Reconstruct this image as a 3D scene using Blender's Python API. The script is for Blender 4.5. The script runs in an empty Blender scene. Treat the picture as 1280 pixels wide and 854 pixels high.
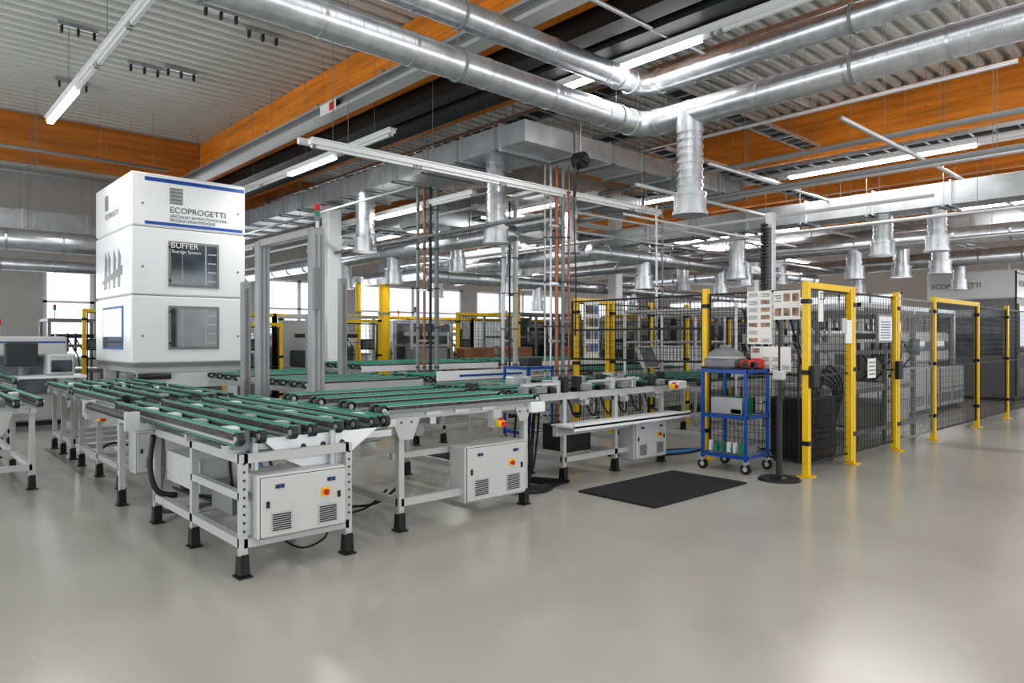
import bpy, math, random
from mathutils import Vector, Matrix
random.seed(7)
S=bpy.context.scene
MATS={}
def mat(name,col,rough=.5,metal=0.0,emit=None,es=0,noise=0.0,nscale=5,stretch=(1,1,1),bump=0,coat=0,spec=None):
    m=bpy.data.materials.new(name);m.use_nodes=True
    nt=m.node_tree;p=nt.nodes['Principled BSDF']
    p.inputs['Base Color'].default_value=(*col,1);p.inputs['Roughness'].default_value=rough;p.inputs['Metallic'].default_value=metal
    if spec is not None:p.inputs['Specular IOR Level'].default_value=spec
    if coat:p.inputs['Coat Weight'].default_value=coat
    if emit:
        p.inputs['Emission Color'].default_value=(*emit,1);p.inputs['Emission Strength'].default_value=es
    if noise or bump:
        tc=nt.nodes.new('ShaderNodeTexCoord');mp=nt.nodes.new('ShaderNodeMapping');mp.inputs['Scale'].default_value=stretch
        n=nt.nodes.new('ShaderNodeTexNoise');n.inputs['Scale'].default_value=nscale;n.inputs['Detail'].default_value=4
        nt.links.new(tc.outputs['Object'],mp.inputs['Vector']);nt.links.new(mp.outputs['Vector'],n.inputs['Vector'])
        r=nt.nodes.new('ShaderNodeValToRGB')
        r.color_ramp.elements[0].position=.3;r.color_ramp.elements[1].position=.7
        r.color_ramp.elements[0].color=(*[c*(1-noise) for c in col],1)
        r.color_ramp.elements[1].color=(*[min(1,c*(1+noise)) for c in col],1)
        nt.links.new(n.outputs['Fac'],r.inputs['Fac']);nt.links.new(r.outputs['Color'],p.inputs['Base Color'])
        if bump:
            b=nt.nodes.new('ShaderNodeBump');b.inputs['Strength'].default_value=bump;b.inputs['Distance'].default_value=.02
            nt.links.new(n.outputs['Fac'],b.inputs['Height']);nt.links.new(b.outputs['Normal'],p.inputs['Normal'])
    MATS[name]=m;return m
mat('floor_epoxy',(.425,.418,.392),.22,noise=.07,nscale=.8,spec=.5)
mat('deck',(.56,.57,.55),.5,noise=.03,nscale=3)
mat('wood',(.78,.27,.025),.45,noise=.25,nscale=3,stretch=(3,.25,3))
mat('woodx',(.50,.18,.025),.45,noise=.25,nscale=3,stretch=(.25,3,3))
mat('galv',(.54,.56,.59),.30,.8,noise=.16,nscale=7)
mat('galvrect',(.44,.46,.48),.40,.6,noise=.16,nscale=3)
mat('white',(.78,.80,.82),.35,noise=.02,nscale=2)
mat('wall',(.42,.42,.41),.7,noise=.04,nscale=2)
mat('lgrey',(.47,.48,.48),.4,noise=.03,nscale=4)
mat('cab',(.53,.54,.54),.42,noise=.02,nscale=6)
mat('grey',(.22,.23,.24),.45,noise=.05,nscale=5)
mat('post',(.34,.35,.36),.4,.2,noise=.04,nscale=5)
mat('alu',(.53,.54,.56),.33,.6,noise=.05,nscale=8)
mat('dark',(.028,.030,.033),.5,noise=.15,nscale=9)
mat('black',(.008,.008,.009),.45,noise=.1,nscale=9)
mat('rubber',(.016,.016,.018),.85,noise=.2,nscale=60,bump=.3)
mat('green',(.045,.31,.22),.45,noise=.1,nscale=6)
mat('yellow',(.82,.53,.012),.4,noise=.04,nscale=6)
mat('red',(.6,.02,.015),.4,noise=.05,nscale=6)
mat('blue',(.008,.08,.34),.35,noise=.05,nscale=6)
mat('lblue',(.03,.20,.45),.4,noise=.05,nscale=6)
mat('copper',(.32,.14,.08),.4,.5,noise=.1,nscale=6)
mat('crate_brown',(.26,.12,.06),.6,noise=.2,nscale=5)
mat('glassdark',(.05,.065,.08),.08,noise=.8,nscale=2.2,spec=.8)  # mottled colour stands in for muted reflections on the glass
mat('glassgrey',(.12,.14,.16),.08,noise=.5,nscale=3,spec=.8)
mat('paper',(.80,.80,.78),.7,noise=.02,nscale=9)
mat('ink',(.10,.10,.12),.7,noise=.1,nscale=9)
mat('inkblue',(.10,.18,.40),.6,noise=.1,nscale=9)
mat('photo',(.35,.22,.17),.6,noise=.6,nscale=14)
mat('tube',(1,1,1),.5,emit=(1,.98,.94),es=8)
mat('lampbody',(.74,.75,.76),.4,noise=.01,nscale=3)
mat('chain',(.06,.06,.06),.6,noise=.9,nscale=45)
mat('pcb',(.02,.25,.12),.4,noise=.3,nscale=30)

class B:
    def __init__(s,name):
        s.n=name;s.v=[];s.f=[];s.mi=[];s.sm=[];s.m=[];s.kids=[]
    def k(s,m):
        if m not in s.m:s.m.append(m)
        return s.m.index(m)
    def add(s,vs,fs,m,smooth=False):
        o=len(s.v);s.v+= [tuple(v) for v in vs];i=s.k(m)
        for f in fs:
            s.f.append([o+a for a in f]);s.mi.append(i);s.sm.append(smooth)
    def box(s,x0,x1,y0,y1,z0,z1,m):
        s.add([(x0,y0,z0),(x1,y0,z0),(x1,y1,z0),(x0,y1,z0),(x0,y0,z1),(x1,y0,z1),(x1,y1,z1),(x0,y1,z1)],
          [(0,3,2,1),(4,5,6,7),(0,1,5,4),(1,2,6,5),(2,3,7,6),(3,0,4,7)],m)
    def rbox(s,x0,x1,y0,y1,z0,z1,m,c=.015):
        def oct_(i,z):
            a=c
            return [(x0+i+a,y0+i,z),(x1-i-a,y0+i,z),(x1-i,y0+i+a,z),(x1-i,y1-i-a,z),(x1-i-a,y1-i,z),(x0+i+a,y1-i,z),(x0+i,y1-i-a,z),(x0+i,y0+i+a,z)]
        vs=oct_(c,z0)+oct_(0,z0+c)+oct_(0,z1-c)+oct_(c,z1)
        fs=[tuple(range(7,-1,-1)),tuple(range(24,32))]
        for l in range(3):
            for j in range(8):
                fs.append((l*8+j,l*8+(j+1)%8,l*8+8+(j+1)%8,l*8+8+j))
        s.add(vs,fs,m)
    def beam(s,p,q,w,h,m):
        p=Vector(p);q=Vector(q);d=(q-p).normalized()
        up=Vector((0,0,1)) if abs(d.z)<.95 else Vector((0,1,0))
        r=d.cross(up).normalized();u=r.cross(d)
        vs=[]
        for c in (p,q):
            for a,b in((-1,-1),(1,-1),(1,1),(-1,1)):vs.append(c+r*a*w/2+u*b*h/2)
        s.add(vs,[(0,1,2,3),(7,6,5,4),(0,4,5,1),(1,5,6,2),(2,6,7,3),(3,7,4,0)],m)
    def cyl(s,p,q,r,m,n=12,r2=None,caps=True):
        p=Vector(p);q=Vector(q);d=(q-p).normalized()
        up=Vector((0,0,1)) if abs(d.z)<.95 else Vector((0,1,0))
        a=d.cross(up).normalized();b=a.cross(d);r2=r if r2 is None else r2
        vs=[p+(a*math.cos(2*math.pi*i/n)+b*math.sin(2*math.pi*i/n))*r for i in range(n)]+[q+(a*math.cos(2*math.pi*i/n)+b*math.sin(2*math.pi*i/n))*r2 for i in range(n)]
        s.add(vs,[(i,n+i,n+(i+1)%n,(i+1)%n) for i in range(n)],m,True)
        if caps:
            s.add(vs[:n],[tuple(range(n))],m);s.add(vs[n:],[tuple(range(n-1,-1,-1))],m)
    def sweep(s,pts,r,m,n=8,smooth_pts=0):
        P=[Vector(p) for p in pts]
        if smooth_pts:
            Q=[]
            for i in range(len(P)-1):
                a=P[max(0,i-1)];b=P[i];c=P[i+1];d=P[min(len(P)-1,i+2)]
                for j in range(smooth_pts):
                    t=j/smooth_pts
                    Q.append(.5*((2*b)+(c-a)*t+(2*a-5*b+4*c-d)*t*t+(3*b-a-3*c+d)*t**3))
            Q.append(P[-1]);P=Q
        vs=[];a=None
        for i,p in enumerate(P):
            d=(P[min(i+1,len(P)-1)]-P[max(i-1,0)]).normalized()
            if a is None:
                up=Vector((0,0,1)) if abs(d.z)<.9 else Vector((1,0,0));a=d.cross(up).normalized()
            else:a=(a-d*a.dot(d)).normalized()
            b=a.cross(d)
            vs+=[p+(a*math.cos(2*math.pi*k/n)+b*math.sin(2*math.pi*k/n))*r for k in range(n)]
        fs=[]
        for i in range(len(P)-1):
            for k in range(n):
                fs.append((i*n+k,(i+1)*n+k,(i+1)*n+(k+1)%n,i*n+(k+1)%n))
        fs.append(tuple(range(n)));fs.append(tuple(range(len(vs)-1,len(vs)-n-1,-1)))
        s.add(vs,fs,m,True)
    def prism(s,pts,axis,lo,hi,m):
        n=len(pts)
        def P(a,b,c):
            return {'x':(c,a,b),'y':(a,c,b),'z':(a,b,c)}[axis]
        vs=[P(a,b,lo) for a,b in pts]+[P(a,b,hi) for a,b in pts]
        s.add(vs,[tuple(range(n)),tuple(range(2*n-1,n-1,-1))]+[(i,n+i,n+(i+1)%n,(i+1)%n) for i in range(n)],m)
    def dome(s,c,rx,ry,rz,m,n=20,l=6):
        vs=[];fs=[]
        for j in range(l+1):
            t=j/l*math.pi/2
            for i in range(n):
                a=2*math.pi*i/n;vs.append((c[0]+rx*math.cos(a)*math.cos(t),c[1]+ry*math.sin(a)*math.cos(t),c[2]+rz*math.sin(t)))
        for j in range(l):
            for i in range(n):fs.append((j*n+i,j*n+(i+1)%n,(j+1)*n+(i+1)%n,(j+1)*n+i))
        s.add(vs,fs,m,True)
    def text(s,t,loc,size,m,face='-y',align='LEFT',name='label'):
        s.kids.append((t,loc,size,m,face,align,name))
    def done(s):
        me=bpy.data.meshes.new(s.n);me.from_pydata(s.v,[],s.f)
        for m in s.m:me.materials.append(MATS[m])
        me.polygons.foreach_set('material_index',s.mi);me.polygons.foreach_set('use_smooth',s.sm)
        me.update()
        o=bpy.data.objects.new(s.n,me);S.collection.objects.link(o)
        for t,loc,size,m,face,al,nm in s.kids:
            c=bpy.data.curves.new(nm,'FONT');c.body=t;c.size=size;c.align_x=al;c.extrude=.001
            to=bpy.data.objects.new(nm,c);to.location=loc
            to.rotation_euler=(math.pi/2,0,0) if face=='-y' else (math.pi/2,0,-math.pi/2)
            c.materials.append(MATS[m]);S.collection.objects.link(to);to.parent=o
        return o

CH=6.0
RX0,RX1,RY0,RY1=-6,30,-5,22
# ---------------- ROOM ----------------
b=B('floor');b.box(RX0-.2,RX1+.2,RY0-.2,RY1+.2,-.1,0,'floor_epoxy');b.done()
b=B('ceiling')
per=.25;y=RY0;prof=[]
while y<RY1:
    prof+=[(y,CH),(y+.10,CH),(y+.125,CH+.10),(y+.225,CH+.10)];y+=per
prof.append((RY1,CH))
vs=[(RX0,a,z) for a,z in prof]+[(RX1,a,z) for a,z in prof];n=len(prof)
b.add(vs,[(i,i+1,n+i+1,n+i) for i in range(n-1)],'deck')
b.box(RX0,RX1,RY0,RY1,CH+.12,CH+.2,'deck');b.done()
def wall(name,axis,pos,a0,a1,wins,sill,head,th=.2):
    b=B(name)
    def bx(u0,u1,z0,z1,m='wall',t0=0,t1=1):
        p0=pos+th*t0;p1=pos+th*t1
        if axis=='x': b.box(u0,u1,p0,p1,z0,z1,m)
        else: b.box(p0,p1,u0,u1,z0,z1,m)
    bx(a0,a1,0,sill);bx(a0,a1,head,CH+.15)
    cur=a0
    for w0,w1 in wins:
        if w0>cur:bx(cur,w0,sill,head)
        cur=w1
    if a1>cur:bx(cur,a1,sill,head)
    b.done()
    for i,(w0,w1) in enumerate(wins):
        f=B('window_%d'%(wall.c));wall.c+=1
        def fx(u0,u1,z0,z1,m='lampbody',t0=.25,t1=.6):
            p0=pos+th*t0;p1=pos+th*t1
            if axis=='x': f.box(u0,u1,p0,p1,z0,z1,m)
            else: f.box(p0,p1,u0,u1,z0,z1,m)
        nm=max(1,round((w1-w0)/1.2))
        for j in range(nm+1):
            u=w0+(w1-w0)*j/nm;u=min(max(u,w0+.05),w1-.05);fx(u-.05,u+.05,sill,head)
        fx(w0,w1,sill,sill+.07);fx(w0,w1,head-.07,head);zz=sill+(head-sill)*.62;fx(w0,w1,zz-.03,zz+.03)
        f.done()
wall.c=1
wall('wall_back','x',RY1,RX0,RX1,[(-4,1.8),(3.4,4.6),(5.0,8.6),(9.4,11.8),(12.8,17.5),(18.2,23.5),(24.2,29)],1.0,3.5)
wall('wall_right','y',RX1,RY0,RY1,[(-3,3),(4,9),(10,15),(16,21)],1.2,3.4)
wall('wall_left','y',RX0-.2,RY0,RY1,[(-4,5),(6,14),(15,21)],.9,4.2)
wall('wall_front','x',RY0-.2,RX0,RX1,[(-5,4),(5,14),(15,28)],.9,4.2)
def glulam(x0,x1,y0,y1,z0,m='wood'):
    b=B('glulam_beam');b.box(x0,x1,y0,y1,z0,CH,m)
    if x1-x0<y1-y0:
        for k in range(1,6):
            z=z0+(CH-z0)*k/6;b.box(x0-.002,x0,y0,y1,z,z+.006,'woodx')
    b.done()
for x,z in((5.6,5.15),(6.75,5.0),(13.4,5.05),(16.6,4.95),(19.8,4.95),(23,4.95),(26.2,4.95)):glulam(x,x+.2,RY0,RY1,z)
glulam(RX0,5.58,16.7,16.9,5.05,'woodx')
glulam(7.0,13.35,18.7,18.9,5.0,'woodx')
for x,y,h in((7.0,13.1,4.24),(15.6,12.7,5.0),(23.3,12.7,4.9),(-3,14,6)):
    b=B('support_column');b.rbox(x-.15,x+.15,y-.15,y+.15,0,h,'white',.02);b.box(x-.22,x+.22,y-.22,y+.22,0,.03,'grey');b.box(x-.2,x+.2,y-.2,y+.2,h-.05,h,'lgrey');b.done()

# ---------------- CEILING SERVICES ----------------
def rings(b,p,q,r,step,m='galv',w=.012,h=.008):
    p=Vector(p);q=Vector(q);L=(q-p).length;d=(q-p)/L;k=step/2
    while k<L:
        c=p+d*k;b.cyl(c-d*w/2,c+d*w/2,r+h,m,20);k+=step
def hanger(b,x,y,z):
    b.cyl((x,y,z),(x,y,CH),.004,'grey',4)
def drop(b,x,y,z0,z1,r):
    b.cyl((x,y,z0+.25),(x,y,z1),r,'galv',20)
    rings(b,(x,y,z0+.3),(x,y,z1),r,.09,w=.03,h=.012)
    b.cyl((x,y,z0+.22),(x,y,z0+.26),r+.05,'galv',24);b.cyl((x,y,z0+.04),(x,y,z0+.22),r+.04,'galv',24)
    b.cyl((x,y,z0),(x,y,z0+.04),r+.06,'galv',24)
def corner_duct(z,r,x,y,x0,y0):
    b=B('spiral_duct')
    R=.24;pts=[(x0,y,z),(x-R,y,z)]
    for i in range(1,7):
        a=i/7*math.pi/2;pts.append((x-R+R*math.sin(a),y-R+R*math.cos(a),z))
    pts+=[(x,y-R,z),(x,y0,z)]
    b.sweep(pts,r,'galv',24)
    for st,w,h in((.9,.03,.006),(.13,.005,.0015)):
        rings(b,(x0,y,z),(x-R,y,z),r,st,w=w,h=h);rings(b,(x,y-R,z),(x,y0,z),r,st,w=w,h=h)
    for c,d in(((x-R,y,z),(1,0,0)),((x,y-R,z),(0,1,0))):
        c=Vector(c);d=Vector(d);b.cyl(c-d*.03,c+d*.03,r+.012,'galv',24)
    xx=x0+1
    while xx<x:
        b.cyl((xx-.015,y,z),(xx+.015,y,z),r+.016,'grey',20);hanger(b,xx,y,z+r);xx+=2.4
    yy=y0+1
    while yy<y-.5:
        b.cyl((x,yy-.015,z),(x,yy+.015,z),r+.016,'grey',20);hanger(b,x,yy,z+r);yy+=2.4
    return b
b=corner_duct(4.20,.15,7.11,5.36,-4,-3)
b.cyl((7.11,4.67,4.2),(7.11,4.67,3.98),.155,'galv',20)
drop(b,7.11,4.67,3.0,4.05,.145);b.done()
b=corner_duct(4.68,.135,7.09,5.33,-4,-3);b.done()
def rectduct(name,axis,u0,u1,a0,a1,z0,z1,step=1.2,drops=()):
    b=B(name)
    if axis=='y':b.box(a0,a1,u0,u1,z0,z1,'galvrect')
    else:b.box(u0,u1,a0,a1,z0,z1,'galvrect')
    k=u0+.016;f=.03
    while k<u1+.01:
        if axis=='y':b.box(a0-f,a1+f,k-.015,k+.015,z0-f,z1+f,'alu')
        else:b.box(k-.015,k+.015,a0-f,a1+f,z0-f,z1+f,'alu')
        for a in(a0-.02,a1+.02):
            if axis=='y':hanger(b,a,k+.1,z0)
            else:hanger(b,k+.1,a,z0)
        if axis=='y':b.box(a0-.06,a1+.06,k+.08,k+.12,z0-.04,z0-.001,'grey')
        else:b.box(k+.08,k+.12,a0-.06,a1+.06,z0-.04,z0-.001,'grey')
        k+=step
    for x,y,zz,r in drops:drop(b,x,y,zz,z0,r)
    return b
b=rectduct('rectangular_air_duct','y',7.6,21,6.75,7.75,4.30,4.64,step=.9,drops=((7.25,8.28,3.04,.15),(6.95,11.7,3.2,.17)))
b.box(6.75,7.75,7.1,7.6,4.32,4.62,'galvrect');b.done()
rectduct('rectangular_air_duct','x',7.78,12.6,7.12,7.9,4.32,4.62,step=.8).done()
rectduct('rectangular_air_duct','y',0,21,13.0,13.55,3.75,4.12,drops=((13.3,4.76,3.03,.16),(13.3,3.9,3.03,.14),(13.3,7.6,2.8,.16),(13.3,10,2.8,.16),(13.3,14,2.9,.2))).done()
rectduct('rectangular_air_duct','x',8.9,12.6,9.4,10.2,4.35,4.8,drops=((10.6,9.8,3.3,.15),)).done()
rectduct('rectangular_air_duct','x',8.2,12.8,11.6,12.4,3.9,4.3,drops=((9.4,12,3.0,.14),(11,12,3.0,.14))).done()
rectduct('rectangular_air_duct','y',2,21,17.6,18.2,3.9,4.3,drops=((17.9,6,3,.17),(17.9,9,3,.17),(17.9,12,3,.17))).done()
rectduct('rectangular_air_duct','y',10.4,21,10.4,11.1,4.6,5.0).done()
rectduct('rectangular_air_duct','x',0,5.5,18,19,3.8,4.3).done()
def roundduct(pts,r,drops=()):
    b=B('spiral_duct');b.sweep(pts,r,'galv',18)
    for i in range(len(pts)-1):rings(b,pts[i],pts[i+1],r,.9,w=.03,h=.008)
    p,q=Vector(pts[0]),Vector(pts[-1])
    for t in(.1,.35,.65,.9):
        c=p.lerp(q,t)
        if abs(p.z-q.z)<.01 and len(pts)==2:hanger(b,c.x,c.y,c.z+r)
    for x,y,zz,z1,rr in drops:drop(b,x,y,zz,z1,rr)
    b.done()
roundduct([(8.1,8.8,3.35),(8.1,20,3.35)],.14,drops=((8.1,12.5,2.7,3.25,.13),(8.1,14.5,2.7,3.25,.13)))
roundduct([(9.1,8.8,3.7),(9.1,20,3.7)],.12)
roundduct([(10.3,9,3.25),(20,9,3.25)],.14,drops=((12,9,2.6,3.15,.13),(15,9,2.6,3.15,.13)))
roundduct([(11.8,10,3.45),(11.8,21,3.45)],.18,drops=((11.8,13,2.7,3.3,.15),(11.8,16,2.7,3.3,.15)))
roundduct([(15.2,1,3.5),(15.2,14,3.5)],.16,drops=((15.2,4.4,2.8,3.4,.15),(15.2,6,2.8,3.4,.15),(15.2,8.5,2.8,3.4,.15)))
roundduct([(20.5,1,3.6),(20.5,18,3.6)],.2,drops=((20.5,5.5,2.8,3.4,.15),(20.5,8,2.8,3.4,.15)))
roundduct([(.5,15.8,3.4),(5.8,15.8,3.4)],.2)
roundduct([(.5,16.5,3.0),(5.8,16.5,3.0)],.12)
roundduct([(9.5,13.2,3.0),(24,13.2,3.0)],.15,drops=((13,13.2,2.3,2.9,.13),(17,13.2,2.3,2.9,.13)))
roundduct([(17,5,3.1),(17,5,3.9),(17,12,3.9)],.16)
b=B('black_cable_duct')
b.box(5.84,6.12,-4.8,20,4.92,5.16,'black');b.box(6.26,6.62,-4.8,20,4.90,5.12,'dark');b.box(5.82,6.7,-4.8,20,5.75,5.8,'black')
for k in range(12):
    y=-4+k*2;b.box(5.82,6.73,y,y+.05,5.17,5.21,'galv');b.cyl((6.18,y+.02,5.2),(6.18,y+.02,CH),.01,'grey',5);b.cyl((6.68,y+.02,5.2),(6.68,y+.02,CH),.01,'grey',5)
b.done()
b=B('overhead_rail')
b.box(5.15,5.38,2,20,4.97,5.02,'lgrey');b.box(5.24,5.28,2,20,5.02,5.13,'grey');b.box(5.15,5.38,2,20,5.13,5.17,'alu')
for k in range(10):
    y=2.5+k*1.9;b.box(5.13,5.4,y,y+.06,5.17,5.21,'galv');hanger(b,5.26,y+.03,5.2)
b.box(5.145,5.15,9.5,10.0,4.98,5.14,'paper');b.box(5.14,5.145,9.55,9.7,5.0,5.12,'red');b.done()
def tray(axis,u0,u1,a,z,w=.3):
    b=B('cable_tray')
    for s in(-w/2,w/2):
        if axis=='y':b.box(a+s-.01,a+s+.01,u0,u1,z,z+.06,'galv')
        else:b.box(u0,u1,a+s-.01,a+s+.01,z,z+.06,'galv')
    k=u0
    while k<u1:
        if axis=='y':b.box(a-w/2,a+w/2,k,k+.03,z+.005,z+.02,'galv')
        else:b.box(k,k+.03,a-w/2,a+w/2,z+.005,z+.02,'galv')
        k+=.3
    for c in range(5):
        o=-w/2+.04+c*w/5.5
        if axis=='y':b.sweep([(a+o,u0,z+.035),(a+o,u1,z+.035)],.018,'dark',6)
        else:b.sweep([(u0,a+o,z+.035),(u1,a+o,z+.035)],.018,'dark',6)
    k=u0+.5
    while k<u1:
        for s in(-w/2,w/2):
            if axis=='y':hanger(b,a+s,k,z)
            else:hanger(b,k,a+s,z)
        if axis=='y':b.box(a-w/2-.05,a+w/2+.05,k-.02,k+.02,z-.03,z,'galv')
        else:b.box(k-.02,k+.02,a-w/2-.05,a+w/2+.05,z-.03,z,'galv')
        k+=2
    b.done()
tray('y',2,21,9.5,5.0,.4);tray('y',1,21,12.2,4.6,.3);tray('y',0,21,14.4,4.3,.4);tray('x',9,28,6.5,4.45,.3)
tray('x',7.8,20,14,4.0,.3);tray('x',9,26,10.9,3.95,.3)
tray('y',0,20,19.2,4.2,.4);tray('x',8,28,16,3.8,.4);tray('y',-2,20,8.3,5.3,.4);tray('x',7.3,13,5.9,5.1,.3)
def conduit(pts,r=.03,m='lgrey'):
    b=B('pipe_run');b.sweep(pts,r,m,8)
    p,q=Vector(pts[0]),Vector(pts[-1])
    for t in(.08,.35,.65,.92):
        c=p.lerp(q,t);hanger(b,c.x,c.y,c.z)
    b.done()
for p,q,r in(((7.9,7.75,3.62),(14.5,7.75,3.62),.022),((7.95,8.2,4.1),(7.95,21,4.1),.03),((8.3,8.2,4.0),(8.3,21,4.0),.03),((10.8,1,4.0),(10.8,20,4.0),.04),
  ((11,1,4.0),(11,20,4.0),.04),((9,5.6,4.1),(22,5.6,4.1),.03),((1,16.2,4.75),(5,16.2,4.75),.03),((9.2,13.6,3.2),(24,13.6,3.2),.05),((16.2,1,4.5),(16.2,20,4.5),.04),((7.0,7,3.3),(7,20,3.3),.03),((8.6,3.55,4.2),(26,3.55,4.2),.03),((1.0,14.9,4.9),(4.4,14.9,4.9),.03),
  ((5.0,4.6,4.92),(10,4.6,4.92),.025),((9.4,8.6,3.5),(22,8.6,3.5),.03),((9.6,2,4.7),(9.6,20,4.7),.03),((7.8,6.2,3.3),(13,6.2,3.3),.018),((10.1,3,3.4),(10.1,16,3.4),.025),((12.5,2,3.5),(12.5,16,3.5),.03),((14,2,3.3),(14,18,3.3),.03),((6.2,9,3.9),(6.2,20,3.9),.025),
  ((10.4,2,4.35),(10.4,20,4.35),.04),((8.6,6.6,3.9),(20,6.6,3.9),.03)):
    conduit([p,q],r,random.choice(['alu','lgrey','grey']))
def area(loc,sx,sy,e,rot=(0,0,0),col=(1,.98,.95)):
    l=bpy.data.lights.new('lamp','AREA');l.shape='RECTANGLE';l.size=sx;l.size_y=sy;l.energy=e;l.color=col
    o=bpy.data.objects.new('tube_or_wash_source',l);o.location=loc;o.rotation_euler=rot;S.collection.objects.link(o);return o
def fluor(axis,u0,u1,a,z,lit=(),w=.09):
    b=B('fluorescent_light_line')
    def bx(s,t,o0,o1,z0,z1,m):
        if axis=='y':b.box(a+o0,a+o1,s,t,z0,z1,m)
        else:b.box(s,t,a+o0,a+o1,z0,z1,m)
    bx(u0,u1,-w/2,w/2,z,z+.07,'lampbody');bx(u0,u1,-w/2-.02,w/2+.02,z+.06,z+.075,'lampbody')
    k=u0
    while k<u1-.1:
        t=min(k+1.5,u1);bx(k+.02,t-.02,-.02,.02,z-.035,z-.001,'lampbody')
        for e_ in(k+.03,t-.07):bx(e_,e_+.04,-.025,.025,z-.045,z,'grey')
        k+=1.5
    for s,t in lit:bx(s,t,-w/2+.005,w/2-.005,z-.05,z-.002,'tube')
    k=u0+.5
    while k<=u1:
        if axis=='y':hanger(b,a,k,z+.07)
        else:hanger(b,k,a,z+.07)
        k+=2.2
    return b.done()
fluor('y',-2,13.2,2.12,5.0,lit=((11.2,13.1),))
fluor('x',3.79,10.65,7.62,3.82)
b=B('cable_trunking');b.box(3.75,10.9,7.80,7.86,3.86,3.93,'lampbody')
for k in range(5):hanger(b,4.2+k*1.5,7.83,3.9)
b.done()
fluor('y',-2,7.0,6.6,4.8,lit=((4.2,6.3),))
fluor('y',8.5,19,5.5,4.48,lit=((10.2,11.8),(15,16.5)))
fluor('y',-1,20,12.75,4.6,lit=((3.2,6.2),(8,9.5),(14,17)))
fluor('y',-1,20,16.9,4.3,lit=((1,4.5),(8,11),(15,18)))
fluor('y',-1,20,22,4.3,lit=((2,5),(8,11),(15,18)))
fluor('x',10,28,15,4.4,lit=((11,14),(17,20),(24,27)))
fluor('x',9,28,11,4.2,lit=((10,12),(15,18),(21,24)))
fluor('y',8.5,20,9.9,4.2,lit=((9.5,11),(14,17)))
fluor('y',9,20,7.4,3.95,lit=((10.5,12),(15,17)))
b=B('ceiling_hook_set')
for x,y in((2.9,9.3),(3.5,9.6),(2.2,11.5),(3.3,12.4),(3.8,12.2),(2.6,14),(4.2,9.9)):
    b.box(x-.25,x+.25,y-.02,y+.02,CH-.06,CH,'galv')
    for o in(-.2,0,.2):b.box(x+o-.015,x+o+.015,y-.03,y+.03,CH-.16,CH-.06,'dark')
b.done()

# ---------------- CONVEYOR PARTS ----------------
def foot(b,x,y):
    b.box(x-.045,x+.045,y-.055,y+.055,0,.012,'black');b.cyl((x,y,.01),(x,y,.1),.015,'black',8)
    b.prism([(x-.032,.02),(x+.032,.02),(x+.026,.15),(x-.026,.15)],'y',y-.04,y-.03,'black')
    b.prism([(y-.05,.02),(y+.04,.02),(y+.025,.14),(y-.04,.14)],'x',x-.034,x-.027,'black')
def leg(b,x,y,z1,w=.05,m='lgrey'):
    foot(b,x,y);b.box(x-w/2,x+w/2,y-w/2,y+w/2,.09,z1,m)
def belt(b,axis,a,u0,u1,z,w=.06,col='green',chain=True):
    def bx(s,t,o0,o1,z0,z1,m):
        if axis=='y':b.box(a+o0,a+o1,s,t,z0,z1,m)
        else:b.box(s,t,a+o0,a+o1,z0,z1,m)
    bx(u0+.05,u1-.05,-w*.3,w*.3,z-.085,z-.01,'alu')
    bx(u0+.03,u1-.03,-w/2,w/2,z-.010,z,col)
    bx(u0+.06,u1-.06,-w*.42,w*.42,z-.095,z-.088,col)
    if chain:
        bx(u0+.06,u1-.06,w*.31,w*.5,z-.06,z-.018,'chain');bx(u0+.06,u1-.06,-w*.5,-w*.31,z-.06,z-.018,'chain')
    for u in(u0+.045,u1-.045):
        if axis=='y':b.cyl((a-w/2,u,z-.047),(a+w/2,u,z-.047),.045,'dark',14);b.cyl((a-w/2-.01,u,z-.047),(a+w/2+.01,u,z-.047),.022,'alu',8)
        else:b.cyl((u,a-w/2,z-.047),(u,a+w/2,z-.047),.045,'dark',14);b.cyl((u,a-w/2-.01,z-.047),(u,a+w/2+.01,z-.047),.022,'alu',8)
def cabinet(b,x0,x1,y0,y1,z0,z1):
    b.rbox(x0,x1,y0,y1,z0,z1,'cab',.012)
    b.box(x0+.012,x1-.012,y0-.002,y0+.01,z0+.012,z1-.012,'dark')
    b.rbox(x0+.016,x1-.016,y0-.014,y0+.01,z0+.016,z1-.016,'cab',.005)
    W=x1-x0;H=z1-z0;yy=y0-.015
    for cx in(x0+W*.24,x1-W*.24):
        a=W*.115;c0=z0+H*.1;c1=z0+H*.42
        b.box(cx-a,cx+a,yy-.004,yy,c0,c1,'lgrey')
        n=8
        for i in range(n):
            zz=c0+.012+(c1-c0-.02)*i/n;b.box(cx-a+.01,cx+a-.01,yy-.006,yy-.003,zz,zz+(c1-c0)/n*.5,'dark')
    sx=x1-W*.27;sz=z0+H*.62
    b.box(sx-.03,sx+.03,yy-.006,yy,sz-.03,sz+.03,'yellow');b.cyl((sx,yy-.03,sz),(sx,yy,sz),.018,'red',12);b.box(sx-.006,sx+.006,yy-.04,yy-.03,sz-.02,sz+.02,'red')
    for cx in(x0+W*.22,x1-W*.2):
        b.box(cx-.03,cx+.03,yy-.005,yy,z1-.09,z1-.065,'dark');b.cyl((cx,yy-.012,z1-.078),(cx,yy,z1-.078),.011,'blue',10)
    b.box(x0+.05,x0+.07,yy-.008,yy,z0+H*.5,z0+H*.6,'black')
    b.box(x1-.08,x1-.06,yy-.008,yy,z0+H*.5,z0+H*.6,'black')
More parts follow.
